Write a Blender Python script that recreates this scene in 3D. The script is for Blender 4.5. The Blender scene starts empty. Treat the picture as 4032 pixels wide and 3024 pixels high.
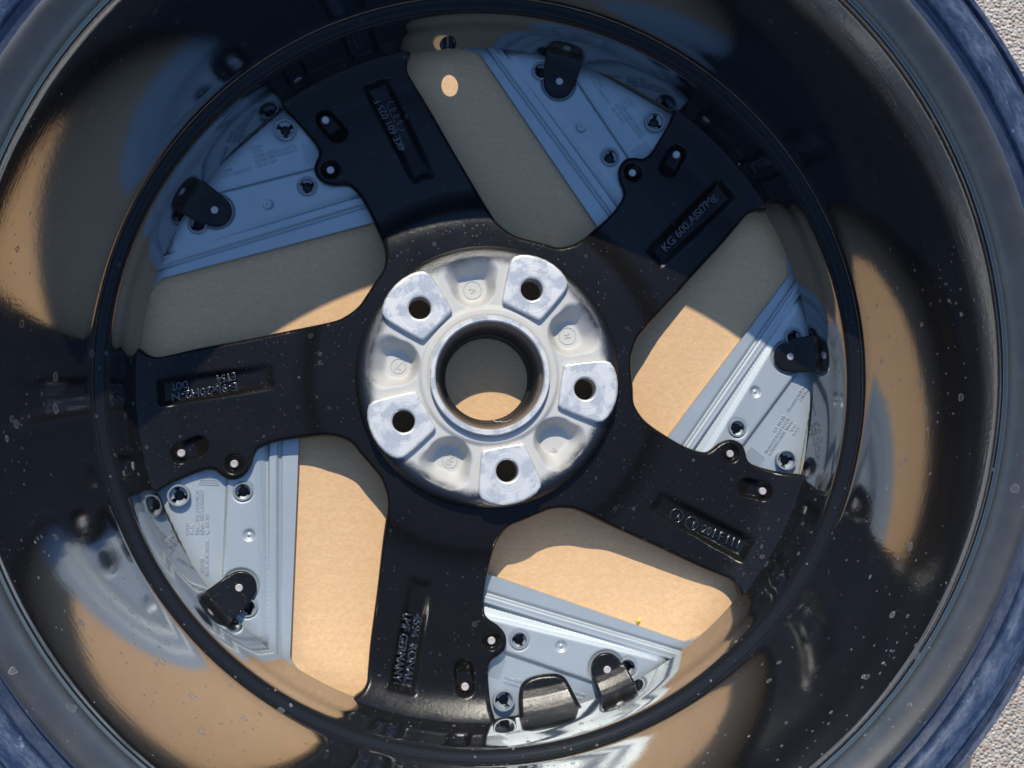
import bpy, math
import numpy as np
from mathutils import Vector, Matrix
sc = bpy.context.scene
MM = 0.001

# ------------------------------------------------------------------ camera
cam_d = bpy.data.cameras.new('camera')
cam_d.sensor_width = 36.0
cam_d.lens = 36.0 * 5200 / 4032
cam_d.shift_x = -284.95 / 4032
cam_d.shift_y = -24.62 / 4032
cam_d.clip_start = 0.01
cam_d.clip_end = 500
cam = bpy.data.objects.new('camera', cam_d)
sc.collection.objects.link(cam)
cam.matrix_world = (Matrix.Translation(Vector((-48.5568, -54.7424, 798.0564)) * MM)
                    @ Matrix.Rotation(-0.1352823, 4, 'Y') @ Matrix.Rotation(0.0701118, 4, 'X'))
sc.camera = cam
cam_d.dof.use_dof = False

# ------------------------------------------------------------------ sky, sun, exposure
SUN = Vector((0.09, -0.985, -1.0)).normalized()
w = bpy.data.worlds.new('World')
sc.world = w
w.use_nodes = True
nt = w.node_tree
nt.nodes.clear()
sky = nt.nodes.new('ShaderNodeTexSky')
sky.sky_type = 'NISHITA'
sky.sun_disc = False
sky.sun_elevation = math.asin(-SUN.z)
sky.sun_rotation = math.atan2(-SUN.x, -SUN.y)
sky.air_density = 1.0
sky.dust_density = 0.0
sky.ozone_density = 5.0
bg = nt.nodes.new('ShaderNodeBackground')
bg.inputs['Strength'].default_value = 0.15
wo = nt.nodes.new('ShaderNodeOutputWorld')
nt.links.new(sky.outputs[0], bg.inputs[0])
nt.links.new(bg.outputs[0], wo.inputs[0])
sd = bpy.data.lights.new('sun', 'SUN')
sd.energy = 2.6
sd.angle = math.radians(0.53)
sd.color = (1.0, 0.925, 0.79)
sun = bpy.data.objects.new('sun', sd)
sc.collection.objects.link(sun)
sun.rotation_euler = SUN.to_track_quat('-Z', 'Y').to_euler()
sc.view_settings.view_transform = 'Standard'
sc.view_settings.look = 'None'
sc.view_settings.gamma = 1.0
sc.view_settings.exposure = 0.98
sc.view_settings.use_curve_mapping = False
sc.cycles.max_bounces = 7
sc.cycles.diffuse_bounces = 3
sc.cycles.glossy_bounces = 5
sc.cycles.caustics_reflective = True
sc.cycles.blur_glossy = 0.3

# ------------------------------------------------------------------ material helpers
class G:
    """small node-graph builder"""
    def __init__(s, name):
        s.m = bpy.data.materials.new(name)
        s.m.use_nodes = True
        s.t = s.m.node_tree
        s.t.nodes.clear()
        s.out = s.n('ShaderNodeOutputMaterial')
        s.b = s.n('ShaderNodeBsdfPrincipled')
        s.l(s.b.outputs[0], s.out.inputs[0])
        g = s.n('ShaderNodeNewGeometry')
        v = s.n('ShaderNodeVectorMath'); v.operation = 'SCALE'; v.inputs['Scale'].default_value = 1000.0
        s.l(g.outputs['Position'], v.inputs[0])
        s.pos = v.outputs[0]                     # world position in millimetres
    def n(s, k): return s.t.nodes.new(k)
    def l(s, a, b): s.t.links.new(a, b)
    def put(s, sock, v):
        if isinstance(v, bpy.types.NodeSocket): s.l(v, sock)
        else: sock.default_value = v
    def math(s, op, a, b=0.0, c=0.0, clamp=False):
        n = s.n('ShaderNodeMath'); n.operation = op; n.use_clamp = clamp
        s.put(n.inputs[0], a); s.put(n.inputs[1], b)
        if len(n.inputs) > 2: s.put(n.inputs[2], c)
        return n.outputs[0]
    def noise(s, scale, detail=3, rough=0.55, vec=None, dist=0.0, out='Fac'):
        n = s.n('ShaderNodeTexNoise')
        n.inputs['Scale'].default_value = scale; n.inputs['Detail'].default_value = detail
        n.inputs['Roughness'].default_value = rough; n.inputs['Distortion'].default_value = dist
        s.l(vec or s.pos, n.inputs['Vector'])
        return n.outputs[out]
    def ramp(s, fac, lo, hi, a=0.0, b=1.0):
        n = s.n('ShaderNodeMapRange'); n.interpolation_type = 'SMOOTHSTEP'
        s.put(n.inputs['Value'], fac)
        for k, v in (('From Min', lo), ('From Max', hi), ('To Min', a), ('To Max', b)):
            s.put(n.inputs[k], v)
        return n.outputs[0]
    def mix(s, fac, a, b):
        n = s.n('ShaderNodeMix'); n.data_type = 'RGBA'
        s.put(n.inputs[0], fac)
        s.put(n.inputs[6], a if isinstance(a, bpy.types.NodeSocket) else (*a, 1))
        s.put(n.inputs[7], b if isinstance(b, bpy.types.NodeSocket) else (*b, 1))
        return n.outputs[2]
    def bump(s, h, strength, dist, prev=None):
        n = s.n('ShaderNodeBump'); n.inputs['Strength'].default_value = strength
        n.inputs['Distance'].default_value = dist
        s.l(h, n.inputs['Height'])
        if prev is not None: s.l(prev, n.inputs['Normal'])
        return n.outputs[0]
    def scaled(s, xyz):
        n = s.n('ShaderNodeVectorMath'); n.operation = 'MULTIPLY'
        s.l(s.pos, n.inputs[0]); n.inputs[1].default_value = xyz
        return n.outputs[0]
    def polar(s):
        """(radius, angle, z) about the wheel axis"""
        x = s.n('ShaderNodeSeparateXYZ'); s.l(s.pos, x.inputs[0])
        r = s.math('SQRT', s.math('ADD', s.math('MULTIPLY', x.outputs[0], x.outputs[0]), s.math('MULTIPLY', x.outputs[1], x.outputs[1])))
        a = s.math('ARCTAN2', x.outputs[1], x.outputs[0])
        return r, a, x.outputs[2]
    def comb(s, a, b, c):
        n = s.n('ShaderNodeCombineXYZ')
        for i, v in enumerate((a, b, c)): s.put(n.inputs[i], v)
        return n.outputs[0]
    def stains(s, cell, rmin, rmax, keep, ring=0.35, warp=0.8):
        """dried water spots: pale rings with a faint filling, one mask"""
        wn = s.n('ShaderNodeTexNoise'); wn.inputs['Scale'].default_value = 0.35; wn.inputs['Detail'].default_value = 2
        s.l(s.pos, wn.inputs['Vector'])
        va = s.n('ShaderNodeVectorMath'); va.operation = 'MULTIPLY_ADD'
        s.l(wn.outputs['Color'], va.inputs[0]); va.inputs[1].default_value = (warp * 2,) * 3; s.l(s.pos, va.inputs[2])
        v = s.n('ShaderNodeTexVoronoi'); v.inputs['Scale'].default_value = 1.0 / cell
        v.inputs['Randomness'].default_value = 1.0
        s.l(va.outputs[0], v.inputs['Vector'])
        c = s.n('ShaderNodeSeparateColor'); s.l(v.outputs['Color'], c.inputs[0])
        d = s.math('MULTIPLY', v.outputs['Distance'], cell)
        rr = s.math('MULTIPLY_ADD', s.math('POWER', c.outputs[0], 2.5), rmax - rmin, rmin)
        edge = s.math('ABSOLUTE', s.math('SUBTRACT', d, rr))
        rg = s.ramp(edge, 0.0, ring, 1.0, 0.0)
        fill = s.ramp(s.math('SUBTRACT', rr, d), -0.05, 0.25, 0.0, 0.42)
        m = s.math('MAXIMUM', rg, fill)
        dens = s.noise(0.018, 3, 0.6)
        k = s.math('MULTIPLY', s.ramp(dens, 0.36, 0.60), keep)
        on = s.math('LESS_THAN', c.outputs[1], k)
        amp = s.math('MULTIPLY_ADD', c.outputs[2], 0.6, 0.4)
        return s.math('MULTIPLY', s.math('MULTIPLY', m, on), amp)

def black_paint(name, rough, ior, spots=1.0, peel=0.15, flake=True, base=0.010):
    g = G(name)
    st = g.math('MAXIMUM', g.stains(6.0, 0.25, 1.5, 0.42 * spots, 0.28), g.stains(2.2, 0.1, 0.45, 0.75 * spots, 0.16))
    dust = g.ramp(g.noise(0.9, 5, 0.7), 0.42, 0.75, 0.0, 0.5)
    dust2 = g.ramp(g.noise(0.03, 4, 0.6), 0.45, 0.75, 0.0, 1.0)
    film = g.math('MULTIPLY', dust, dust2)
    col = g.mix(film, (base * 1.15, base * 1.08, base), (base * 3.2, base * 3.1, base * 2.8))
    col = g.mix(g.math('MULTIPLY', st, 0.5), col, (0.10, 0.105, 0.105))
    g.l(col, g.b.inputs['Base Color'])
    g.b.inputs['IOR'].default_value = ior
    rv = g.ramp(g.noise(0.05, 4, 0.65), 0.3, 0.75, rough * 0.8, rough * 1.35)
    rv = g.math('ADD', rv, g.math('MULTIPLY', st, 0.35))
    g.l(rv, g.b.inputs['Roughness'])
    h = g.noise(0.55, 2, 0.5)
    nb = g.bump(h, peel, 0.0006)
    if flake:
        nb = g.bump(g.noise(3.2, 2, 0.6), 0.16, 0.0003, nb)
    nb = g.bump(st, 0.35, 0.0002, nb)
    g.l(nb, g.b.inputs['Normal'])
    return g.m

def barrel_paint():
    g = G('gloss_black_barrel')
    r, a, z = g.polar()
    st = g.math('MAXIMUM', g.stains(8.0, 0.4, 2.3, 0.5, 0.3), g.stains(3.6, 0.2, 0.7, 0.42, 0.2))
    x = g.n('ShaderNodeSeparateXYZ'); g.l(g.pos, x.inputs[0])
    # the splashes dried mostly on the low half of the barrel
    st = g.math('MULTIPLY', st, g.ramp(x.outputs[1], 90.0, -70.0, 0.12, 1.0))
    flg = g.ramp(r, 246.6, 249.5)                 # dusty flange lip at the back
    dl = g.ramp(g.noise(0.06, 5, 0.7), 0.3, 0.75, 0.0, 1.0)
    col = g.mix(g.math('MULTIPLY', st, 0.8), (0.008, 0.0085, 0.0095), (0.24, 0.245, 0.25))
    col = g.mix(g.math('MULTIPLY', flg, g.math('MULTIPLY_ADD', dl, 0.5, 0.5)), col, (0.032, 0.029, 0.025))
    g.l(col, g.b.inputs['Base Color'])
    g.b.inputs['IOR'].default_value = 1.5
    ro = g.math('MULTIPLY_ADD', flg, 0.30, 0.068)
    led = g.math('MULTIPLY', g.ramp(r, 208.6, 209.8), g.ramp(r, 216.6, 215.4))   # the ledge kept its coarse cast skin
    ro = g.math('MULTIPLY_ADD', led, 0.17, ro)
    g.l(g.math('MULTIPLY_ADD', led, -0.3, 1.5), g.b.inputs['IOR'])  # weaker reflection on the ledge stands in for sky blocked from overhead
    ro = g.math('ADD', ro, g.math('MULTIPLY', st, 0.35))
    g.l(ro, g.b.inputs['Roughness'])
    # turning marks run round the barrel, orange peel over them
    tv = g.comb(g.math('MULTIPLY', a, 9.0), 0.0, g.math('MULTIPLY', z, 0.75))
    h1 = g.noise(1.0, 3, 0.6, vec=tv)
    pv = g.comb(g.math('MULTIPLY', a, 120.0), g.math('MULTIPLY', r, 0.05), g.math('MULTIPLY', z, 0.28))
    h2 = g.noise(1.0, 2, 0.5, vec=pv)
    nb = g.bump(h1, 0.035, 0.0004)
    nb = g.bump(h2, 0.03, 0.0005, nb)
    nb = g.bump(st, 0.5, 0.0003, nb)
    g.l(nb, g.b.inputs['Normal'])
    # clear coat: reflectance climbs with the grazing angle
    lw = g.n('ShaderNodeLayerWeight'); lw.inputs['Blend'].default_value = 0.5
    g.l(nb, lw.inputs['Normal'])
    fac = g.math('MULTIPLY_ADD', g.math('POWER', lw.outputs['Facing'], 2.1), 1.6, 0.0, clamp=True)
    fac = g.math('MULTIPLY', fac, g.math('SUBTRACT', 1.0, g.math('MULTIPLY', st, 0.6)))
    fac = g.math('MULTIPLY', fac, g.math('SUBTRACT', 1.0, g.math('MULTIPLY', led, 0.75)))
    fac = g.math('MULTIPLY', fac, g.ramp(z, 38.0, 52.0, 0.72, 1.0))
    gl = g.n('ShaderNodeBsdfGlossy'); gl.inputs['Color'].default_value = (0.93, 0.94, 0.96, 1)
    g.l(ro, gl.inputs['Roughness']); g.l(nb, gl.inputs['Normal'])
    mx = g.n('ShaderNodeMixShader')
    g.l(fac, mx.inputs[0]); g.l(g.b.outputs[0], mx.inputs[1]); g.l(gl.outputs[0], mx.inputs[2])
    g.l(mx.outputs[0], g.out.inputs[0])
    return g.m

def insert_plastic():
    g = G('silver_grey_plastic')
    fl = g.noise(6.0, 2, 0.6)
    big = g.noise(0.05, 4, 0.6)
    col = g.mix(fl, (0.245, 0.275, 0.282), (0.38, 0.42, 0.427))
    col = g.mix(g.ramp(big, 0.4, 0.75, 0.0, 0.25), col, (0.29, 0.325, 0.345))
    sm = g.ramp(g.noise(0.16, 5, 0.75, dist=1.2), 0.60, 0.74, 0.0, 0.35)
    col = g.mix(sm, col, (0.43, 0.46, 0.49))
    g.l(col, g.b.inputs['Base Color'])
    g.b.inputs['Metallic'].default_value = 0.42
    g.l(g.ramp(big, 0.3, 0.8, 0.40, 0.50), g.b.inputs['Roughness'])
    g.l(g.bump(fl, 0.22, 0.0003), g.b.inputs['Normal'])
    return g.m

def hub_metal():
    g = G('cast_aluminium_with_black_overspray')
    r, a, z = g.polar()
    gr = g.noise(1.6, 4, 0.7)
    wob = g.math('MULTIPLY_ADD', g.noise(0.06, 3, 0.6), 7.0, -3.5)
    fine = g.math('MULTIPLY_ADD', g.noise(1.9, 4, 0.85), 11.0, -5.5)
    f = g.ramp(g.math('ADD', r, g.math('ADD', wob, fine)), 64.5, 70.5)
    col = g.mix(gr, (0.36, 0.35, 0.318), (0.51, 0.495, 0.45))
    col = g.mix(f, col, (0.010, 0.0105, 0.011))
    g.l(col, g.b.inputs['Base Color'])
    g.l(g.math('MULTIPLY', g.math('SUBTRACT', 1.0, f), 0.05), g.b.inputs['Metallic'])
    g.l(g.math('MULTIPLY_ADD', f, -0.36, 0.58), g.b.inputs['Roughness'])
    g.b.inputs['IOR'].default_value = 1.7
    nb = g.bump(g.noise(2.0, 4, 0.75), 0.55, 0.0005)
    g.l(nb, g.b.inputs['Normal'])
    return g.m

def machined():
    g = G('machined_aluminium')
    tc = g.n('ShaderNodeTexCoord')
    sp = g.n('ShaderNodeSeparateXYZ'); g.l(tc.outputs['Object'], sp.inputs[0])
    rr = g.math('MULTIPLY', g.math('SQRT', g.math('ADD', g.math('MULTIPLY', sp.outputs[0], sp.outputs[0]), g.math('MULTIPLY', sp.outputs[1], sp.outputs[1]))), 1000.0)
    wv = g.math('SINE', g.math('MULTIPLY_ADD', rr, 3.3, g.math('MULTIPLY', g.noise(0.25, 3, 0.6), 3.0)))
    st = g.noise(0.10, 6, 0.6, dist=0.15)
    patch = g.ramp(st, 0.42, 0.56)
    ringz = g.ramp(rr, 11.0, 13.0, 1.0, 0.0)
    turn = g.noise(1.0, 3, 0.7, vec=g.comb(g.math('MULTIPLY', rr, 1.6), 0.0, 0.0))
    col = g.mix(patch, (0.51, 0.51, 0.485), (0.62, 0.60, 0.55))
    col = g.mix(g.math('MULTIPLY', g.ramp(turn, 0.40, 0.60), g.math('MULTIPLY_ADD', ringz, 0.45, 0.08)), col, (0.42, 0.43, 0.42))
    ctr = g.ramp(g.math('ABSOLUTE', g.math('SUBTRACT', g.noise(0.19, 6, 0.8), 0.5)), 0.0, 0.012, 1.0, 0.0)
    col = g.mix(g.math('MULTIPLY', ctr, 0.3), col, (0.30, 0.315, 0.32))
    g.l(col, g.b.inputs['Base Color'])
    g.b.inputs['Metallic'].default_value = 0.35
    g.l(g.math('MULTIPLY_ADD', patch, 0.2, 0.24), g.b.inputs['Roughness'])
    nb = g.bump(wv, 0.04, 0.0003)
    nb = g.bump(g.noise(1.2, 4, 0.7), 0.10, 0.0004, nb)
    g.l(nb, g.b.inputs['Normal'])
    return g.m

def bore_paint():
    g = G('bore_overspray_lit_top')
    r, a, z = g.polar()
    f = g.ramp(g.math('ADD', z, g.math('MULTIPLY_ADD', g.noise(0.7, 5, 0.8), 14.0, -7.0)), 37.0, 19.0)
    col = g.mix(f, (0.24, 0.20, 0.16), (0.012, 0.012, 0.012))  # black is overspray; the brown upper wall has light painted into its colour
    g.l(col, g.b.inputs['Base Color'])
    g.b.inputs['Roughness'].default_value = 0.42
    g.l(g.bump(g.noise(2.0, 3, 0.7), 0.3, 0.0004), g.b.inputs['Normal'])
    return g.m

def simple(name, col, rough=0.5, metal=0.0, ior=1.5, var=0.25, bump=0.15, sc_=1.5):
    g = G(name)
    nz = g.noise(sc_, 4, 0.65)
    d = tuple(c * (1 - var) for c in col)
    g.l(g.mix(nz, d, col), g.b.inputs['Base Color'])
    g.b.inputs['Roughness'].default_value = rough
    g.b.inputs['Metallic'].default_value = metal
    g.b.inputs['IOR'].default_value = ior
    g.l(g.bump(nz, bump, 0.0004), g.b.inputs['Normal'])
    return g.m

def cardboard_mat():
    g = G('brown_cardboard')
    f1 = g.noise(0.62, 7, 0.75, vec=g.scaled((0.6, 1.0, 1.0)), dist=0.3)
    f2 = g.noise(0.10, 5, 0.65, dist=0.6)
    f3 = g.noise(0.35, 4, 0.7, vec=g.scaled((0.3, 1.3, 1.0)))
    col = g.mix(g.ramp(f1, 0.30, 0.70), (0.50, 0.312, 0.160), (0.61, 0.392, 0.208))
    col = g.mix(g.ramp(f2, 0.4, 0.7, 0.0, 0.45), col, (0.51, 0.33, 0.175))
    col = g.mix(g.ramp(f3, 0.60, 0.72, 0.0, 0.45), col, (0.65, 0.45, 0.265))
    # corrugation shadows through and the odd dark speck
    x = g.n('ShaderNodeSeparateXYZ'); g.l(g.pos, x.inputs[0])
    cv = g.math('SINE', g.math('MULTIPLY_ADD', x.outputs[1], 0.85, g.math('MULTIPLY', x.outputs[0], 0.02)))
    col = g.mix(g.ramp(cv, 0.2, 1.0, 0.0, 0.06), col, (0.38, 0.24, 0.13))
    v = g.n('ShaderNodeTexVoronoi'); v.inputs['Scale'].default_value = 0.12; g.l(g.pos, v.inputs['Vector'])
    sk = g.math('LESS_THAN', g.math('MULTIPLY', v.outputs['Distance'], 8.3), 0.28)
    col = g.mix(g.math('MULTIPLY', sk, 0.55), col, (0.08, 0.055, 0.04))
    g.l(col, g.b.inputs['Base Color'])
    g.b.inputs['Roughness'].default_value = 0.85
    nb = g.bump(f1, 0.10, 0.0004)
    nb = g.bump(cv, 0.008, 0.0006, nb)
    g.l(nb, g.b.inputs['Normal'])
    return g.m

def concrete_mat():
    g = G('pebbled_concrete')
    v = g.n('ShaderNodeTexVoronoi'); v.inputs['Scale'].default_value = 0.42; g.l(g.pos, v.inputs['Vector'])
    c = g.n('ShaderNodeSeparateColor'); g.l(v.outputs['Color'], c.inputs[0])
    nz = g.noise(0.5, 5, 0.7)
    col = g.mix(c.outputs[0], (0.36, 0.27, 0.20), (0.62, 0.54, 0.44))
    col = g.mix(g.ramp(nz, 0.45, 0.7, 0.0, 0.6), col, (0.52, 0.38, 0.29))
    g.l(col, g.b.inputs['Base Color'])
    g.b.inputs['Roughness'].default_value = 0.9
    h = g.math('ADD', g.ramp(v.outputs['Distance'], 0.0, 0.8, 1.0, 0.0), nz)
    g.l(g.bump(h, 0.9, 0.003), g.b.inputs['Normal'])
    return g.m

def blue_plastic():
    g = G('scuffed_blue_plastic')
    r, a, z = g.polar()
    pv = g.comb(g.math('MULTIPLY', a, 18.0), g.math('MULTIPLY', r, 0.22), g.math('MULTIPLY', z, 0.1))
    n1 = g.noise(1.0, 7, 0.78, vec=pv, dist=0.0)
    n2 = g.noise(0.12, 6, 0.8, dist=0.1)
    top = g.ramp(z, 183.0, 190.5)
    sc1 = g.math('MULTIPLY', g.ramp(n1, 0.40, 0.66), g.math('MULTIPLY_ADD', top, 0.75, 0.1))
    col = g.mix(sc1, (0.013, 0.022, 0.046), (0.06, 0.077, 0.112))
    col = g.mix(g.math('MULTIPLY', g.ramp(n2, 0.60, 0.68, 0.0, 0.7), top), col, (0.15, 0.175, 0.22))
    g.l(col, g.b.inputs['Base Color'])
    g.l(g.ramp(n1, 0.3, 0.7, 0.25, 0.5), g.b.inputs['Roughness'])
    g.l(g.bump(n1, 0.3, 0.001), g.b.inputs['Normal'])
    return g.m

M = dict(
    spoke=black_paint('satin_black_paint', 0.20, 1.29, 1.0, 0.08, base=0.0055),
    letter=black_paint('satin_black_letters', 0.17, 1.7, 0.0, 0.05, flake=False),
    barrel=barrel_paint(), insert=insert_plastic(), hub=hub_metal(), pad=machined(), bore=bore_paint(),
    rivet=simple('rivet_steel', (0.46, 0.41, 0.385), 0.45, 0.3),
    socket=simple('socket_plastic', (0.24, 0.27, 0.28), 0.40, 0.3, sc_=5.0),
    dark=simple('cavity_shade', (0.012, 0.012, 0.013), 0.5),  # black stands in for the shade down the socket holes
    card=cardboard_mat(), concrete=concrete_mat(), blue=blue_plastic(),
    yellow=simple('yellow_petal', (0.85, 0.75, 0.02), 0.6),
    lint=simple('pale_lint', (0.55, 0.52, 0.45), 0.8),
)

# ------------------------------------------------------------------ object helpers
def link(name, me, mat, parent=None, loc=(0, 0, 0), rotz=0.0):
    o = bpy.data.objects.new(name, me)
    sc.collection.objects.link(o)
    if mat is not None and me is not None and not me.materials:
        me.materials.append(mat)
    o.parent = parent
    o.location = loc
    o.rotation_euler = (0, 0, rotz)
    return o

def mesh(name, V, F, smooth=True, sharp=None):
    me = bpy.data.meshes.new(name)
    me.from_pydata([tuple(v) for v in (np.asarray(V, float) * MM)], [], F)
    me.validate()
    if smooth:
        me.polygons.foreach_set('use_smooth', [True] * len(me.polygons))
        if sharp: me.set_sharp_from_angle(angle=math.radians(sharp))
    me.update()
    return me

def tag(o, label, cat, group=None, kind=None):
    if label: o['label'] = label
    if cat: o['category'] = cat
    if group: o['group'] = group
    if kind: o['kind'] = kind
    return o

def lathe(prof, seg=240, closed=False, cap=False):
    V, F = [], []
    n = len(prof)
    for i in range(seg):
        a = 2 * math.pi * i / seg
        c, s = math.cos(a), math.sin(a)
        for r, z in prof: V.append((r * c, r * s, z))
    m = n if closed else n - 1
    for i in range(seg):
        j = (i + 1) % seg
        for k in range(m):
            k2 = (k + 1) % n
            F.append((i * n + k, j * n + k, j * n + k2, i * n + k2))
    return V, F

def spline(pts, per=8, closed=False):
    P = np.array(pts, float)
    if closed: P = np.vstack([P[-1], P, P[0], P[1]])
    else: P = np.vstack([2 * P[0] - P[1], P, 2 * P[-1] - P[-2]])
    out = []
    for i in range(1, len(P) - 2):
        p0, p1, p2, p3 = P[i - 1:i + 3]
        for t in np.arange(per) / per:
            out.append(0.5 * (2 * p1 + (p2 - p0) * t + (2 * p0 - 5 * p1 + 4 * p2 - p3) * t * t + (3 * p1 - p0 - 3 * p2 + p3) * t ** 3))
    if not closed: out.append(P[-2])
    return np.array(out)

def sdf(X, Y, poly):
    """signed distance, positive inside"""
    P = np.asarray(poly, float)
    d = np.full(X.shape, 1e9)
    ins = np.zeros(X.shape, bool)
    for i in range(len(P)):
        a, b = P[i], P[(i + 1) % len(P)]
        e = b - a
        L = e @ e
        if L < 1e-12: continue
        wx, wy = X - a[0], Y - a[1]
        t = np.clip((wx * e[0] + wy * e[1]) / L, 0, 1)
        d = np.minimum(d, (wx - t * e[0]) ** 2 + (wy - t * e[1]) ** 2)
        c = ((a[1] > Y) != (b[1] > Y))
        if c.any():
            xi = a[0] + (Y - a[1]) * e[0] / (e[1] if abs(e[1]) > 1e-12 else 1e-12)
            ins ^= c & (X < xi)
    d = np.sqrt(d)
    return np.where(ins, d, -d)

def smooth01(t):
    t = np.clip(t, 0, 1)
    return t * t * (3 - 2 * t)

def rot2(p, deg):
    a = math.radians(deg)
    P = np.asarray(p, float)
    c, s = math.cos(a), math.sin(a)
    return np.stack([P[..., 0] * c - P[..., 1] * s, P[..., 0] * s + P[..., 1] * c], -1)

def field_mesh(name, f, zf, box, h, zbot, bottom=True):
    """height field zf over the region f >= 0, with its side walls and underside"""
    x0, x1, y0, y1 = box
    xs = np.arange(x0, x1 + h, h); ys = np.arange(y0, y1 + h, h)
    X, Y = np.meshgrid(xs, ys)
    Fv = f(X, Y)
    ny, nx = X.shape
    ids = -np.ones((ny, nx), int)
    P, faces, cutseg, cut = [], [], [], {}
    def vid(j, i):
        if ids[j, i] < 0:
            ids[j, i] = len(P); P.append((X[j, i], Y[j, i]))
        return ids[j, i]
    def cid(a, b):
        k = (a, b) if a < b else (b, a)
        if k not in cut:
            fa, fb = Fv[k[0]], Fv[k[1]]
            t = fa / (fa - fb)
            cut[k] = len(P)
            P.append((X[k[0]] + t * (X[k[1]] - X[k[0]]), Y[k[0]] + t * (Y[k[1]] - Y[k[0]])))
        return cut[k]
    pos = Fv > 0
    cnt = pos[:-1, :-1].astype(int) + pos[1:, :-1] + pos[:-1, 1:] + pos[1:, 1:]
    for j, i in zip(*np.nonzero(cnt)):
        q = [(j, i), (j, i + 1), (j + 1, i + 1), (j + 1, i)]
        if cnt[j, i] == 4:
            faces.append(tuple(vid(*c) for c in q)); continue
        for tri in ((q[0], q[1], q[2]), (q[0], q[2], q[3])):
            poly, kinds = [], []
            for k in range(3):
                a, b = tri[k], tri[(k + 1) % 3]
                if pos[a]: poly.append(vid(*a)); kinds.append(0)
                if pos[a] != pos[b]: poly.append(cid(a, b)); kinds.append(1)
            if len(poly) >= 3:
                faces.append(tuple(poly))
                for k in range(len(poly)):
                    k2 = (k + 1) % len(poly)
                    if kinds[k] and kinds[k2]: cutseg.append((poly[k], poly[k2]))
    P = np.array(P)
    Z = zf(P[:, 0], P[:, 1])
    V = [np.column_stack([P, Z])]
    n = len(P)
    F = list(faces)
    zb = zbot(P[:, 0], P[:, 1]) if callable(zbot) else np.full(n, zbot)
    zb = np.minimum(zb, Z - 0.05)
    wv = {}
    extra = []
    def wid(a):
        if a not in wv:
            wv[a] = n + len(extra)
            extra.append((P[a, 0], P[a, 1], Z[a])); extra.append((P[a, 0], P[a, 1], zb[a]))
        return wv[a]
    for a, b in cutseg:
        wa, wb = wid(a), wid(b)
        F.append((wb, wa, wa + 1, wb + 1))
    if extra: V.append(np.array(extra))
    if bottom:
        off = n + len(extra)
        V.append(np.column_stack([P, zb]))
        F += [tuple(off + v for v in reversed(fc)) for fc in faces]
    return mesh(name, np.vstack(V), F)

def tube(path, rad, seg=8, closed=False):
    P = [Vector(p) for p in path]
    V, F = [], []
    n = len(P)
    for i, p in enumerate(P):
        if closed: t = P[(i + 1) % n] - P[i - 1]
        else: t = P[min(i + 1, n - 1)] - P[max(i - 1, 0)]
        t.normalize()
        u = t.cross(Vector((0, 0, 1)))
        if u.length < 1e-3: u = Vector((1, 0, 0))
        u.normalize(); v = u.cross(t)
        for k in range(seg):
            a = 2 * math.pi * k / seg
            q = p + rad * (math.cos(a) * u + math.sin(a) * v)
            V.append(tuple(q))
    for i in range(n if closed else n - 1):
        j = (i + 1) % n
        for k in range(seg):
            k2 = (k + 1) % seg
            F.append((i * seg + k, i * seg + k2, j * seg + k2, j * seg + k))
    return V, F

def box_vf(cx, cy, cz, sx, sy, sz, ang=0.0):
    c, s = math.cos(ang), math.sin(ang)
    V = []
    for dz in (-1, 1):
        for dx, dy in ((-1, -1), (1, -1), (1, 1), (-1, 1)):
            x, y = dx * sx / 2, dy * sy / 2
            V.append((cx + c * x - s * y, cy + s * x + c * y, cz + dz * sz / 2))
    return V, [(3, 2, 1, 0), (4, 5, 6, 7), (0, 1, 5, 4), (1, 2, 6, 5), (2, 3, 7, 6), (3, 0, 4, 7)]

def merge(*vfs):
    V, F = [], []
    for v, f in vfs:
        o = len(V)
        V += [tuple(p) for p in v]
        F += [tuple(o + i for i in q) for q in f]
    return V, F

TXT = {}
def text(name, body, p0, p1, z0, z1, height, mat, parent, extrude=0.35, bevel=0.16, fit=True):
    """raised lettering: baseline from p0 to p1 in the parent's plane, millimetres"""
    cu = bpy.data.curves.new(name, 'FONT')
    cu.body = body
    cu.size = height / 0.69 * MM
    cu.extrude = extrude * MM
    cu.bevel_depth = bevel * MM
    cu.bevel_resolution = 1
    cu.resolution_u = 4
    cu.materials.append(mat)
    tmp = bpy.data.objects.new('tmp', cu)
    sc.collection.objects.link(tmp)
    bpy.context.view_layer.update()
    key = (body, round(height, 3), round(extrude, 3), mat.name)
    if key not in TXT:
        ev_ = tmp.evaluated_get(bpy.context.evaluated_depsgraph_get())
        me_ = bpy.data.meshes.new_from_object(ev_)
        me_.name = name
        xs_ = [v_.co.x for v_ in me_.vertices]
        x0_ = min(xs_)
        for v_ in me_.vertices: v_.co.x -= x0_
        TXT[key] = (me_, (max(xs_) - x0_) / MM)
    bpy.data.objects.remove(tmp)
    me_, wdt = TXT[key]
    o = bpy.data.objects.new(name, me_)
    sc.collection.objects.link(o)
    a, b = Vector((p0[0], p0[1], z0)), Vector((p1[0], p1[1], z1))
    d = b - a
    L = d.length
    sx = L / max(wdt, 1e-3) if fit else 1.0
    ex = d.normalized(); ez = Vector((0, 0, 1)); ey = ez.cross(ex).normalized(); ez = ex.cross(ey)
    mtx = Matrix(((ex.x, ey.x, ez.x, a.x * MM), (ex.y, ey.y, ez.y, a.y * MM), (ex.z, ey.z, ez.z, a.z * MM), (0, 0, 0, 1)))
    o.parent = parent
    o.matrix_local = mtx @ Matrix.Diagonal((sx, 1, 1, 1))
    return o

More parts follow.
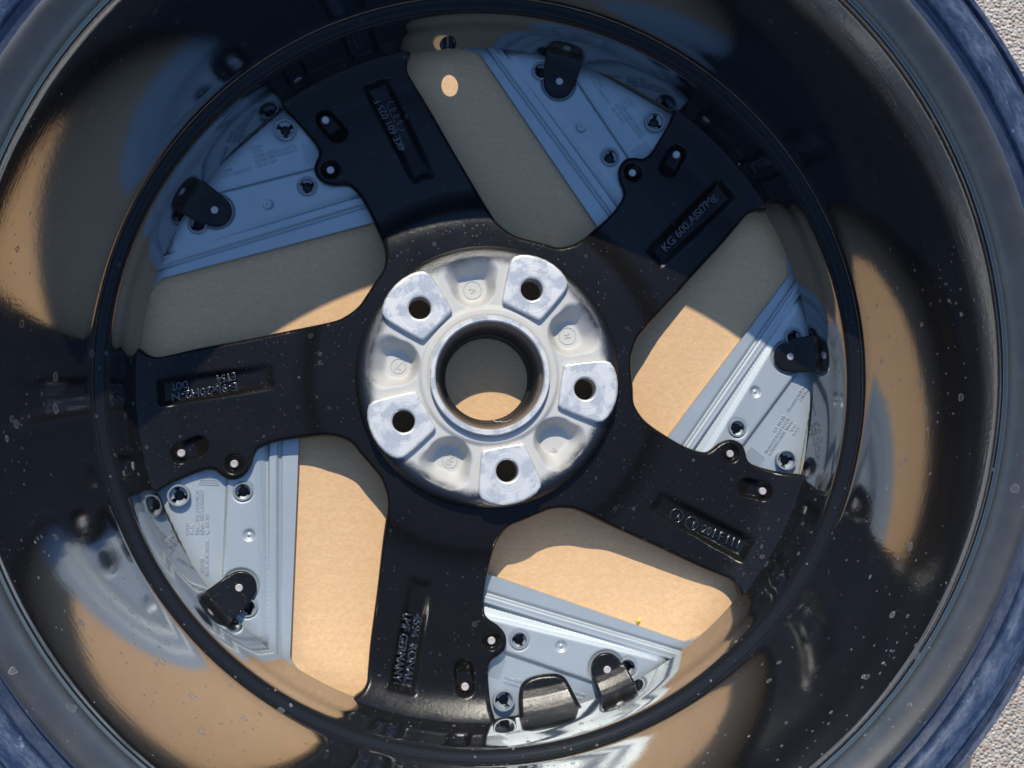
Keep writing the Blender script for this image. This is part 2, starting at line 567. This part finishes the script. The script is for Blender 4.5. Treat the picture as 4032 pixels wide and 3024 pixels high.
# ------------------------------------------------------------------ ground and cardboard
gV, gF = [(-30000, -30000, -6), (30000, -30000, -6), (30000, 30000, -6), (-30000, 30000, -6)], [(0, 1, 2, 3)]
ground = tag(link('ground', mesh('ground', gV, gF, False), M['concrete']), None, None, kind='structure')

card_poly = rot2([(-420, -520), (296, -520), (296, 250), (-420, 250)], 2.0)
rng = np.random.default_rng(4)
def card_z(x, y):
    return -0.4 + 0.35 * np.sin(x * 0.011 + 1.0) * np.sin(y * 0.009)
def card_f(X, Y): return sdf(X, Y, card_poly)
cardboard = link('cardboard_sheet', field_mesh('cardboard_sheet', card_f, card_z, (-480, 520, -570, 300), 9.0, -5.5), M['card'])
tag(cardboard, 'flat brown cardboard sheet lying under the wheel', 'cardboard')

# ------------------------------------------------------------------ the wheel
wheel = bpy.data.objects.new('car_wheel', None)
sc.collection.objects.link(wheel)
wheel.empty_display_size = 0.1
tag(wheel, 'black five spoke alloy car wheel lying face down, seen from its back', 'wheel')

# barrel: one closed turned section, inner face first
S = 0.982                                   # in-plane scale of the wheel empty; profiles below are true millimetres
wheel.scale = (S, S, 1)
inner = [(209.0, 1.2), (207.0, 8.0), (202.6, 11.8), (200.6, 12.8), (200.0, 14.1), (200.4, 15.8), (202.1, 23), (203.8, 30.5), (205.3, 37.1), (205.7, 38.2),
         (207.2, 44), (208.3, 48.6), (209.2, 51.4), (210.6, 53.5), (212.6, 55.0), (214.9, 56.5), (216.4, 58.6), (217.5, 61.5),
         (219.4, 68), (223.0, 82), (227.8, 101), (232.8, 121), (237.8, 141), (242.2, 159), (244.9, 170), (246.2, 175.2),
         (247.0, 176.8), (247.9, 177.5), (248.6, 178.8), (249.8, 181.2), (252.0, 183.8), (255.5, 186.6), (259.0, 188.8), (261.6, 189.8), (263.4, 189.4), (264.3, 187.6), (264.4, 184.0)]
outer = [(264.0, 176), (261, 171), (256, 168), (253, 163), (250, 155), (245, 145), (238, 120), (232, 95), (225.5, 70),
         (220, 56), (215, 45), (210.5, 36), (207.5, 30), (207, 21), (211, 17), (236, 14), (245, 12), (250, 9), (257, 8), (259, 5), (257, 1), (247, 0.8), (217, 1.0)]
bV, bF = lathe([(r_ / S, z_) for r_, z_ in inner + outer], 320, closed=True)
bm_ = mesh('barrel', bV, bF, True, 38)
barrel = link('barrel', bm_, M['barrel'], wheel)
# valve hole drilled through the top of the barrel; sunlight falls through it on to the cardboard
ha = math.atan2(200.7, -24.9)
hz = 24.2
hc = Vector((202.2 / S * math.cos(ha), 202.2 / S * math.sin(ha), hz))
ax = Vector((0.09, -0.985, -0.94)).normalized()
cV, cF = [], []
u = ax.cross(Vector((0, 0, 1))).normalized(); v = ax.cross(u)
for e in (-34, 14):
    for k in range(40):
        a = 2 * math.pi * k / 40
        cV.append(tuple(hc + ax * e + 5.1 * (math.cos(a) * u + math.sin(a) * v)))
for k in range(40): cF.append((k, (k + 1) % 40, 40 + (k + 1) % 40, 40 + k))
cF.append(tuple(reversed(range(40)))); cF.append(tuple(range(40, 80)))
import bmesh
def fix_normals(me):
    b = bmesh.new(); b.from_mesh(me); bmesh.ops.recalc_face_normals(b, faces=b.faces); b.to_mesh(me); b.free()
fix_normals(bm_)
cm = mesh('drill', cV, cF, False); fix_normals(cm)
cutter = bpy.data.objects.new('drill', cm)
sc.collection.objects.link(cutter)
md = barrel.modifiers.new('valve_hole', 'BOOLEAN'); md.object = cutter; md.operation = 'DIFFERENCE'; md.solver = 'EXACT'
bpy.context.view_layer.update()
ev = barrel.evaluated_get(bpy.context.evaluated_depsgraph_get())
newme = bpy.data.meshes.new_from_object(ev)
barrel.modifiers.clear()
barrel.data = newme
newme.set_sharp_from_angle(angle=math.radians(38))
bpy.data.objects.remove(cutter)

# ---- spokes
win_a = [(6.5, -214), (5.2, -202.1), (3.4, -194.8), (2.4, -185.9), (1.7, -173.8), (3.4, -168.0), (7.6, -165.2), (11.2, -161.8), (12.3, -157.3), (11.2, -152.1), (7.2, -147.5),
         (2.0, -143.9), (-0.6, -140.7), (-1.5, -133.5), (-0.8, -124.4), (1.4, -113.5), (4.0, -103.0), (7.0, -96.2), (12.9, -89.5), (21.5, -86.0), (30.0, -82.4)]
win_b = [(38.4, -79.4), (48.2, -79.0), (56.5, -81.0), (74.0, -88.8), (100.5, -100.4), (126.7, -112.4), (142.0, -118.6), (148.6, -121.4), (152.5, -125.5), (154.8, -131.5), (160, -142)]
W0 = spline(win_a + win_b, 6)
W0 = np.vstack([W0, [(190, -190), (60, -270)]])
APEX = -60.5
_rk = np.arange(30, 215, 0.25)
_zk = np.interp(_rk, [30, 60, 80, 88, 95, 102, 109, 116, 130, 150, 168, 178, 184, 188, 192, 196, 200, 203, 206, 215],
                [25.8, 25.8, 25.2, 24.6, 23.8, 22.2, 19.0, 16.9, 15.8, 14.2, 12.4, 11.2, 10.4, 10.5, 11.8, 13.5, 15.5, 17.1, 19.2, 27])
_ker = np.exp(-0.5 * (np.arange(-20, 21) * 0.25 / 1.9) ** 2); _ker /= _ker.sum()
_zs = np.convolve(np.pad(_zk, 20, mode='edge'), _ker, 'valid')
def zt(r): return np.interp(r, _rk, _zs)
def drop(P):
    """outlines were measured on a plane 20 mm up; carry them to the face of the spoke"""
    P = np.asarray(P, float); r = np.hypot(P[..., 0], P[..., 1])
    return P * ((813.0 - zt(r)) / 793.0)[..., None]
W0 = drop(W0)
W1 = rot2(W0, -72)
pocket = spline([(-46.3, -117.7), (-38.6, -118.9), (-30.9, -121.6), (-33.2, -138), (-37.3, -165), (-40.2, -184.5), (-41.8, -187.4), (-48, -186.2), (-56.8, -183.9), (-57.9, -180.5), (-54.5, -160), (-50, -136)], 5, True)
pocket = drop(pocket)
def pocket_depth(x, y):
    r = np.hypot(x, y)
    d = sdf(x, y, pocket)
    return 3.9 * smooth01((d + 0.3) / 5.6) * (0.22 + 0.78 * smooth01((r - 118) / 36.0))
def capsule(x, y, a, b, rad):
    a, b = np.array(a), np.array(b)
    e = b - a
    t = np.clip(((x - a[0]) * e[0] + (y - a[1]) * e[1]) / (e @ e), 0, 1)
    return rad - np.hypot(x - a[0] - t * e[0], y - a[1] - t * e[1])
def spoke_top(x, y):
    r = np.hypot(x, y)
    z = zt(r) - pocket_depth(x, y)
    dw = np.minimum(-sdf(x, y, W0), -sdf(x, y, W1))
    e = 2.6
    q = np.clip(dw, 0, e)
    z -= e - np.sqrt(np.maximum(e * e - (e - q) ** 2, 0))
    c = capsule(x, y, (-13.2, -173.8), (-12.1, -184.8), 6.1)
    z -= 4.0 * smooth01((c + 0.3) / 2.6) * (0.35 + 0.65 * smooth01((-y - 168) / 9.0))
    d1 = np.hypot(x - 3.4, y + 157.5)
    z -= 2.6 * smooth01((6.0 - d1) / 1.5) + 1.0 * smooth01((3.9 - d1) / 0.8)
    return z
ca, sa = math.cos(math.radians(APEX)), math.sin(math.radians(APEX))
cb, sb = math.cos(math.radians(APEX - 72)), math.sin(math.radians(APEX - 72))
def spoke_f(x, y):
    r = np.hypot(x, y)
    f = np.minimum(-sdf(x, y, W0), -sdf(x, y, W1))
    f = np.minimum(f, x * sa - y * ca)            # clockwise of the apex ray
    f = np.minimum(f, -(x * sb - y * cb))
    return np.minimum(np.minimum(f, r - 76.3), 208.6 - r)
spoke_me = field_mesh('spoke', spoke_f, spoke_top, (-126, 44, -211, -26), 0.75, lambda x, y: np.where(np.hypot(x, y) < 100, 9.4, 8.4))

def rivet_mesh(r, h):
    V, F = lathe([(r * 0.55, h - 0.05), (r * 0.8, h), (r, h - 0.35), (r, -6)], 20)
    n = len(V)
    V.append((0, 0, h - 0.15))
    F += [(n, 4 * i, 4 * ((i + 1) % 20)) for i in range(20)]
    return mesh('rivet', V, [tuple(reversed(f)) for f in F], True, 40)
rivet_me = rivet_mesh(2.3, 0.0)
L_T = 4.7
spokes = []
spoke_lab = ['black spoke with RONAL and GERMANY lettering', 'black spoke with two circled stamps', 'black spoke with AlSi7Mg lettering',
             'black spoke with four rings and part number', 'black spoke with DOT lettering']
for k in range(5):
    s = link('spoke', spoke_me, M['spoke'], wheel, rotz=math.radians(72 * k))
    s['label'] = spoke_lab[k]
    spokes.append(s)
    link('rivet', rivet_me, M['rivet'], s, (3.4 * MM, -157.5 * MM, 12.2 * MM))
    link('rivet', rivet_me, M['rivet'], s, (-12.1 * MM, -184.9 * MM, 9.6 * MM))

def floor_z(p):
    p = np.array([p[0]]), np.array([p[1]])
    return float((zt(np.hypot(*p)) - pocket_depth(*p))[0]) - 0.02
def letters(k, body, p0, p1, h=L_T, fit=True):
    p0, p1 = tuple(drop(np.array([p0]))[0]), tuple(drop(np.array([p1]))[0])
    return text('lettering', body, p0, p1, floor_z(p0), floor_z(p1), h, M['letter'], spokes[k], 0.75, 0.36, fit)
letters(0, '4594  RONAL', (-42.2, -139.5), (-47.8, -179.8))
letters(0, 'LMF GERMANY', (-48.4, -139.2), (-54.2, -178.8), 4.6)
letters(4, 'E-9Jx20H2-N', (-41.8, -141.0), (-47.2, -178.6), 4.6)
letters(4, 'ET54', (-47.6, -140.0), (-49.1, -151.4), 4.4)
letters(4, 'DOT', (-51.6, -167.4), (-52.9, -177.0), 4.4)
letters(2, 'KG 600.AlSi7Mg', (-42.4, -128.5), (-48.6, -177.0), 5.0)
letters(3, '4KE 601 025 F', (-41.6, -141.0), (-46.6, -176.5), 4.6)
letters(1, '20', (-47.6, -153.5), (-48.4, -159.5), 5.0)
letters(1, 'I F I I I', (-48.5, -160.8), (-50.6, -178.5), 5.6)
letters(1, 'A', (-45.2, -135.0), (-45.6, -138.6), 4.0)
letters(1, '1', (-46.9, -146.6), (-47.2, -148.6), 4.4)

def ring_part(parent, cx, cy, z, r, wire, mat, name='embossed_ring'):
    path = [(r * math.cos(2 * math.pi * i / 40), r * math.sin(2 * math.pi * i / 40), 0) for i in range(40)]
    return link(name, mesh(name, *tube(path, wire, 8, True)), mat, parent, (cx * MM, cy * MM, z * MM))
for cx, cy in ((-42.4, -136.8), (-44.0, -147.6)):
    ring_part(spokes[1], cx - 0.9, cy, floor_z((cx, cy)) + 0.45, 4.0, 0.5, M['letter'])
for i in range(4):
    t = i / 3
    cx, cy = -48.2 - 2.2 * t, -156.5 - 13.4 * t
    ring_part(spokes[3], cx, cy, floor_z((cx, cy)), 2.9, 0.5, M['letter'])

# ---- hub
LUG = [math.radians(64.5 + 72 * k) for k in range(5)]
ZP = 37.6
def hub_z(r, a):
    z = np.full(r.shape, 33.8)
    # groove round the bore ring, land, then the outer shoulder
    z = z + 1.6 * smooth01((41.5 - r) / 3.0) - 0.8 * smooth01((36.2 - r) / 1.2)
    for la in LUG:
        ph = la + math.radians(36)
        da = np.arctan2(np.sin(a - ph), np.cos(a - ph))
        uu, vv = r * np.cos(da) - 54.0, r * np.sin(da)
        uu = np.where(np.abs(da) > 1.2, 60.0, uu)
        hw = 11.0 + 0.13 * uu
        qx = np.abs(uu) - 10.8 + 8.5; qy = np.abs(vv) - hw + 8.5
        d = 8.5 - np.hypot(np.maximum(qx, 0), np.maximum(qy, 0)) - np.minimum(np.maximum(qx, qy), 0)
        wall = 6.0 + 5.0 * smooth01((uu + 2) / 10.0)
        z = z - 11.5 * smooth01((d + wall * 0.5) / wall)
    e = 8.5
    q = np.clip(r - (77.8 - e), 0, e)
    z = z - (e - np.sqrt(np.maximum(e * e - q * q, 0))) * 1.1 - np.clip(r - 77.0, 0, 9) * 7.0
    return z
rs = np.concatenate([np.arange(34.3, 77, 0.62), np.arange(77, 80.4, 0.35)])
ths = np.arange(0, 2 * math.pi, 2 * math.pi / 600)
R_, A_ = np.meshgrid(rs, ths)
Zh = np.maximum(hub_z(R_, A_), 16)
HV = np.column_stack([(R_ * np.cos(A_)).ravel(), (R_ * np.sin(A_)).ravel(), Zh.ravel()])
nr, na = len(rs), len(ths)
keep = np.ones(nr * na, bool)
for la in LUG:
    keep &= np.hypot(HV[:, 0] - 56 * math.cos(la), HV[:, 1] - 56 * math.sin(la)) > 6.6
HF = []
for i in range(na):
    j = (i + 1) % na
    for k in range(nr - 1):
        q = (i * nr + k, i * nr + k + 1, j * nr + k + 1, j * nr + k)
        if keep[list(q)].all(): HF.append(q)
hub = link('hub', mesh('hub', HV, HF), M['hub'], wheel)
hub.scale = (1.017, 1.017, 1)

# machined bore ring and the painted bore below it
ringV, ringF = lathe([(34.7, 27), (34.7, 39.0), (34.2, 39.6), (32.0, 39.6), (31.3, 38.8), (31.1, 36.0)], 160)
link('bore_ring', mesh('bore_ring', ringV, ringF, True, 30), M['pad'], hub)
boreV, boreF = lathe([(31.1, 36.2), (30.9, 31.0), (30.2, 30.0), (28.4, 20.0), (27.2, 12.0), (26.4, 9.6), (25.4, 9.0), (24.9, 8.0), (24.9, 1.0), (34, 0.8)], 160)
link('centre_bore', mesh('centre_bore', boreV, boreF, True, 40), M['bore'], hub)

# lug pads: flat machined faces with the bolt hole
half = [(41.3, 0), (41.6, 11.8), (43.2, 12.9), (52, 15.4), (60, 17.4), (65.5, 18.4), (69.0, 17.5), (71.6, 14.6), (73.6, 10.5), (75.0, 5.2), (75.4, 0)]
padp = np.array(half + [(a, -b) for a, b in reversed(half[1:-1])]) - np.array((56.0, 0))
def pad_f(x, y): return np.minimum(sdf(x, y, padp), np.hypot(x, y) - 6.45)
def pad_z(x, y):
    d = sdf(x, y, padp); e = 1.3
    q = np.clip(d, 0, e)
    ch = np.clip(7.2 - np.hypot(x, y), 0, 1)
    return ZP - (e - np.sqrt(np.maximum(e * e - (e - q) ** 2, 0))) - ch * 0.9
pad_me = field_mesh('lug_pad', pad_f, pad_z, (-16, 20.5, -19.5, 19.5), 0.6, 21.0, False)
boltV, boltF = lathe([(6.45, 36.8), (6.4, 35), (6.6, 32), (6.9, 25), (9.5, 17)], 48)
bolt_me = mesh('bolt_hole', boltV, [tuple(reversed(f)) for f in boltF], True, 40)
for la in LUG:
    p = link('lug_pad', pad_me, M['pad'], hub, (56 * math.cos(la) * MM, 56 * math.sin(la) * MM, 0), la)
    link('bolt_hole', bolt_me, M['bore'], hub, (56 * math.cos(la) * MM, 56 * math.sin(la) * MM, 0), la)

# cast stamps in the pockets between the pads
def pz(x, y): return float(hub_z(np.array([math.hypot(x, y)]), np.array([math.atan2(y, x)]))[0])
for (cx, cy, body, deg, ring) in ((-9.7, 51.6, '24', 25, 5.2), (46.9, 25.2, '25', 100, 5.0), (-52.6, 6.1, 'X', -8, 4.3), (-22.3, -48.8, 'BM', 62, 4.3), (39.6, -42.9, '22', -25, 0)):
    z = pz(cx, cy) + 0.05
    if ring: ring_part(hub, cx, cy, z, ring, 0.34, M['hub'])
    hgt = 4.6 if body == 'X' else (3.0 if ring else 2.0)
    wd = {'X': 3.6, 'BM': 5.4}.get(body, 3.6)
    dx, dy = math.cos(math.radians(deg)), math.sin(math.radians(deg))
    p0 = (cx - dx * wd / 2 + dy * hgt / 2, cy - dy * wd / 2 - dx * hgt / 2)
    p1 = (p0[0] + dx * wd, p0[1] + dy * wd)
    text('stamp', body, p0, p1, z, z, hgt, M['hub'], hub, 0.2, 0.14)

# ---- plastic aero inserts
edge_a, edge_b = np.array((2.7, -118.8)), np.array((119.2, -160.0))
ed = (edge_b - edge_a) / np.linalg.norm(edge_b - edge_a)
en = np.array((-ed[1], ed[0]))                                  # points to the open window
start = edge_a - ed * 14
in_poly = [tuple(start)] + [tuple(edge_a), tuple(edge_a + ed * 40), tuple(edge_a + ed * 80), (117.5, -159.4), (120.5, -160.6), (123.6, -161.2), (126.8, -160.6), (131.0, -159.0), (146, -152), (160, -175), (60, -235), (-14, -225)]
in_poly = np.array(in_poly)
def line_off(x, y, a, b):
    a, b = np.array(a), np.array(b)
    t = (b - a) / np.linalg.norm(b - a)
    return (x - a[0]) * -t[1] + (y - a[1]) * t[0]               # positive towards the window
panel = spline([(-14, -140.0), (0.8, -143.9), (40, -154.0), (80, -164.2), (101, -169.5), (106.0, -171.2), (107.3, -173.2), (105.2, -176.2), (96, -184), (84, -189), (66.6, -184.6), (40, -175.2), (11.2, -165.0), (-14, -156.2)], 4, True)
panel = np.array([(-14, -140.0), (0.8, -143.9), (40, -154.0), (80, -164.2), (101, -169.5), (105.2, -170.8), (107.0, -172.4), (106.6, -174.8), (104, -177.6), (94, -186), (84, -190.5), (66.6, -184.6), (40, -175.2), (11.2, -165.0), (-14, -156.2)])
SOCK = [(20.4, -158.0, 5.7), (86.6, -175.4, 5.7), (11.2, -193.6, 6.6)]
def insert_z(x, y):
    l1 = line_off(x, y, (0.0, -131.2), (118.9, -168.0))
    l2 = line_off(x, y, (0.1, -135.8), (105.5, -168.9))
    dp = sdf(x, y, panel)
    low = line_off(x, y, (11.2, -165.0), (66.6, -184.6))        # below this line the back plate
    z = 5.6 - 1.5 * np.exp(-((l1 - 1.7) / 0.75) ** 2)           # flat strip along the window, then a groove
    z = z + 1.2 * smooth01((0.9 - l1) / 1.3)                    # flat-topped rib
    z = z - 2.8 * smooth01((0.2 - l2) / 1.3)                    # step down behind the rib
    z = z + 0.35 * np.exp(-((l2 - 0.3) / 0.6) ** 2)
    q = np.maximum(-dp, 0.0)
    ramp_ = 7.9 - 0.6 * q - 0.5 * np.exp(-(dp / 0.9) ** 2)
    z = np.where(dp > -7.5, np.maximum(z, ramp_), z)
    plate = 5.2 + 2.7 * smooth01((dp + 0.5) / 1.3)
    z = np.where((low < 0.0) | ((low < 2.5) & (dp < 0.8)), plate, z)
    pe = line_off(x, y, (21.0, -203.4), (66.7, -197.4))
    z = z - 4.9 * smooth01((-pe) / 0.7) * (low < 0) * (dp < 0)
    dd = np.hypot(x - 45.9, y + 162.1)
    z -= 1.35 * smooth01((3.7 - dd) / 1.6) * (1 - 0.35 * smooth01((1.5 - dd) / 1.5)) - 0.7 * smooth01((0.9 - dd) / 0.6)
    for sx_, sy_, sr in SOCK[:2]:
        dd = np.hypot(x - sx_, y - sy_)
        z -= 0.5 * smooth01((sr + 1.0 - dd) / 0.8)
    dc = np.hypot(x - 73.4, y + 175.6)
    z -= 1.2 * smooth01((11.2 - dc) / 0.9) * (low > -8)
    r = np.hypot(x, y)
    return z
def insert_f(x, y):
    f = np.minimum(sdf(x, y, in_poly), 207.6 - np.hypot(x, y))
    for sx_, sy_, sr in SOCK:
        f = np.minimum(f, np.hypot(x - sx_, y - sy_) - (sr - 1.1))
    return f
insert_me = field_mesh('trim_insert', insert_f, insert_z, (-15, 150, -209, -110), 0.75, lambda x, y: np.full(x.shape, -0.2))

def socket_mesh(r, top, drop):
    ri = r - 1.35
    vf = [lathe([(r, -0.1), (r, top - 0.4), (r - 0.35, top), (ri + 0.3, top), (ri, top - 0.35), (ri, top - drop), (ri * 0.98, top - drop - 0.05)], 40)]
    # inner ledge, broken by three keyhole slots
    for a0 in (0.0, 2.1, 4.2):
        aa = np.linspace(a0 + 0.32, a0 + 1.80, 7)
        Vs, Fs = [], []
        for t in aa:
            for rr_, zz in ((2.9, top - 5.0), (ri + 0.05, top - 5.0), (ri + 0.05, top - 3.4), (3.1, top - 3.8)):
                Vs.append((rr_ * math.cos(t), rr_ * math.sin(t), zz))
        for i in range(6):
            for q in range(4):
                Fs.append((4 * i + q, 4 * i + (q + 1) % 4, 4 * i + 4 + (q + 1) % 4, 4 * i + 4 + q))
        Fs += [(3, 2, 1, 0), (24, 25, 26, 27)]
        vf.append((Vs, Fs))
    V, F = merge(*vf)
    return mesh('socket', V, F, True, 35)
def cup_mesh(r):  # closed cup added so the open hole looks shaded
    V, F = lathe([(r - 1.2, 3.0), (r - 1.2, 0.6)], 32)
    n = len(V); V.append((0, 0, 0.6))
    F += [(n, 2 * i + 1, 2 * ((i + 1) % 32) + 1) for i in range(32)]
    return mesh('socket_shade_cup', V, F)
sock_me = [socket_mesh(5.7, 8.7, 5.0), socket_mesh(5.7, 8.7, 5.0), socket_mesh(6.6, 9.6, 5.5)]
cup_me = [cup_mesh(5.7), cup_mesh(5.7), cup_mesh(6.6)]
# waffle patch: crossed bars beside the spoke
def waffle():
    vf = []
    o = np.array((1.2, -178.0)); ux = np.array((3.7, 9.9)); ux /= np.linalg.norm(ux); uy = np.array((ux[1], -ux[0]))
    for i in range(9):
        c = o + ux * (i * 1.35) + uy * 3.6
        vf.append(box_vf(c[0], c[1], 5.3, 0.32, 8.2, 0.7, math.atan2(ux[1], ux[0])))
    for i in range(7):
        c = o + ux * 5.4 + uy * (i * 1.35 - 0.4)
        vf.append(box_vf(c[0], c[1], 5.31, 0.32, 11.6, 0.66, math.atan2(uy[1], uy[0])))
    return mesh('waffle_grid', *merge(*vf), smooth=False)
waffle_me = waffle()
petal_txt = [('WHEEL 20 JEU ANGUS/CS4', (36.6, -189.8), (11.4, -182.0)), ('537526 1028 ECL/RSN/AU', (37.4, -187.2), (12.2, -179.5)), ('4JE 601 289', (38.3, -184.4), (26.3, -180.7)),
             ('MADE IN GERMANY', (61.4, -191.4), (41.2, -185.2)), ('OOOO', (34.9, -195.3), (27.9, -193.2)), ('PUL', (35.4, -192.6), (29.5, -190.8)), ('ANGUS7', (59.0, -193.5), (50.3, -190.9))]
inserts = []
ins_lab = ['silver grey insert beside the RONAL spoke, lowest of the five', 'silver grey insert beside the circled stamps spoke, at the right', 'silver grey insert at the top right, in shade',
           'silver grey insert at the upper left, in shade', 'silver grey insert at the lower left, below the DOT spoke']
txt_me = None
for k in range(5):
    o = link('trim_insert', insert_me, M['insert'], wheel, rotz=math.radians(72 * k))
    o['label'] = ins_lab[k]
    inserts.append(o)
    for i, (x, y, r) in enumerate(SOCK):
        so = link('socket', sock_me[i], M['socket'], o, (x * MM, y * MM, 0), 0.9 + i * 1.1)
        link('socket_shade_cup', cup_me[i], M['dark'], o, (x * MM, y * MM, 0))
    link('waffle_grid', waffle_me, M['insert'], o)
    for b, p0, p1 in petal_txt:
        text('raised_print', b, p0, p1, 5.2, 5.2, 1.75, M['insert'], o, 0.3, 0.12)

# ---- black mounting tabs that hold the inserts at the rim
dirn = np.array((73.4, -175.6)); rr0 = np.linalg.norm(dirn); dirn /= rr0; tann = np.array((-dirn[1], dirn[0]))
def tab_f(x, y):
    c = capsule(x, y, (73.4, -175.6), tuple(np.array((73.4, -175.6)) + dirn * 40), 9.4)
    u_ = (x - 73.4) * dirn[0] + (y + 175.6) * dirn[1]
    v_ = (x - 73.4) * tann[0] + (y + 175.6) * tann[1]
    c2 = np.minimum(10.6 + 0.06 * u_ - np.abs(v_ - 0.6), u_ - 1.0)
    return np.minimum(np.maximum(c, c2 * 0.9), 208.6 - np.hypot(x, y))
def tab_z(x, y):
    r = np.hypot(x, y)
    f = tab_f(x, y); f = np.where(r > 203, 5, f)
    e = 1.1; q = np.clip(f, 0, e)
    z = np.interp(r, [150, 182, 188, 192, 196, 200, 203, 206, 210], [10.6, 10.6, 10.8, 11.5, 13.0, 15.1, 17.1, 19.4, 23.0])
    return z - (e - np.sqrt(np.maximum(e * e - (e - q) ** 2, 0)))
tab_me = field_mesh('mounting_tab', tab_f, tab_z, (55, 104, -211, -160), 0.6, lambda x, y: tab_z(x, y) - 2.2)
for k in range(5):
    o = link('mounting_tab', tab_me, M['spoke'], wheel, rotz=math.radians(72 * k))
    link('rivet', rivet_me, M['rivet'], o, (73.6 * MM, -176.2 * MM, 11.8 * MM))
lobe = spline([(20.3, -214), (20.1, -201.5), (20.3, -190.5), (22.0, -184.6), (26.2, -181.0), (33.6, -179.0), (42.6, -178.6), (48.0, -180.8), (51.2, -185.5), (55.8, -194.9), (59.5, -203), (40, -218)], 5, True)
def lobe_f(x, y): return np.minimum(sdf(x, y, lobe), 208.6 - np.hypot(x, y))
def lobe_z(x, y):
    r = np.hypot(x, y)
    f = np.where(r > 203, 5, lobe_f(x, y)); e = 2.6; q = np.clip(f, 0, e)
    z = np.interp(r, [175, 184, 189, 194, 198, 201, 206, 210], [8.0, 8.8, 9.7, 11.6, 13.9, 15.8, 19.4, 23.0])
    return z - (e - np.sqrt(np.maximum(e * e - (e - q) ** 2, 0)))
link('balance_lobe', field_mesh('balance_lobe', lobe_f, lobe_z, (14, 66, -211, -174), 0.6, 1.5), M['spoke'], wheel)

# ------------------------------------------------------------------ blue band round the back edge of the rim
prof = [(264.9, 161), (264.9, 181.5), (265.6, 184.2), (269.4, 184.9), (271.0, 186.2), (271.6, 190.0), (273.2, 191.6), (278, 192.3), (283.2, 191.6), (284.6, 189.2), (285.0, 187.4), (287.6, 187.2),
        (288.4, 189.6), (290.2, 190.2), (291.4, 188.4), (291.6, 181), (290.5, 161)]
rvV, rvF = lathe(prof, 320, closed=True)
band = link('rim_protector', mesh('rim_protector', rvV, rvF, True, 40), M['blue'])
tag(band, 'scuffed blue plastic band round the outer edge of the black wheel', 'rim guard')

# ------------------------------------------------------------------ small litter
pv = [(-1.6, -0.6, 0.3), (-0.2, -1.5, 0.9), (1.1, 0.2, 0.5), (0.5, 2.6, 1.2), (-0.5, 1.0, 0.6)]
ptl = link('yellow_petal', mesh('yellow_petal', pv + [(x * 0.9, y * 0.9, z - 0.25) for x, y, z in pv], [(0, 1, 2, 4), (4, 2, 3), (9, 7, 6, 5), (8, 7, 9), (0, 5, 6, 1), (1, 6, 7, 2), (2, 7, 8, 3), (3, 8, 9, 4), (4, 9, 5, 0)]), M['yellow'], None, (93.2 * MM, -145.8 * MM, 0.3 * MM), -0.2)
tag(ptl, 'tiny yellow petal lying on the sunlit cardboard', 'petal')

# a pale thread with a crumb of moss has collected at the low side of the centre bore
th = [(4.0, -26.2, 10.2), (6.5, -27.2, 12.0), (8.0, -27.0, 14.0), (9.6, -27.4, 16.0), (11.6, -27.2, 19.0), (13.0, -26.9, 22.0), (14.6, -26.2, 25.0)]
thp = spline([(x, y) for x, y, z in th], 5)
thz = np.interp(np.linspace(0, 1, len(thp)), np.linspace(0, 1, len(th)), [z for x, y, z in th])
tV, tF = tube([(p[0] * 0.955, p[1] * 0.955, z) for p, z in zip(thp, thz)], 0.28, 6)
lint = link('lint_thread', mesh('lint_thread', tV, tF), M['lint'])
tag(lint, 'pale lint thread caught at the bottom of the centre bore', 'lint')
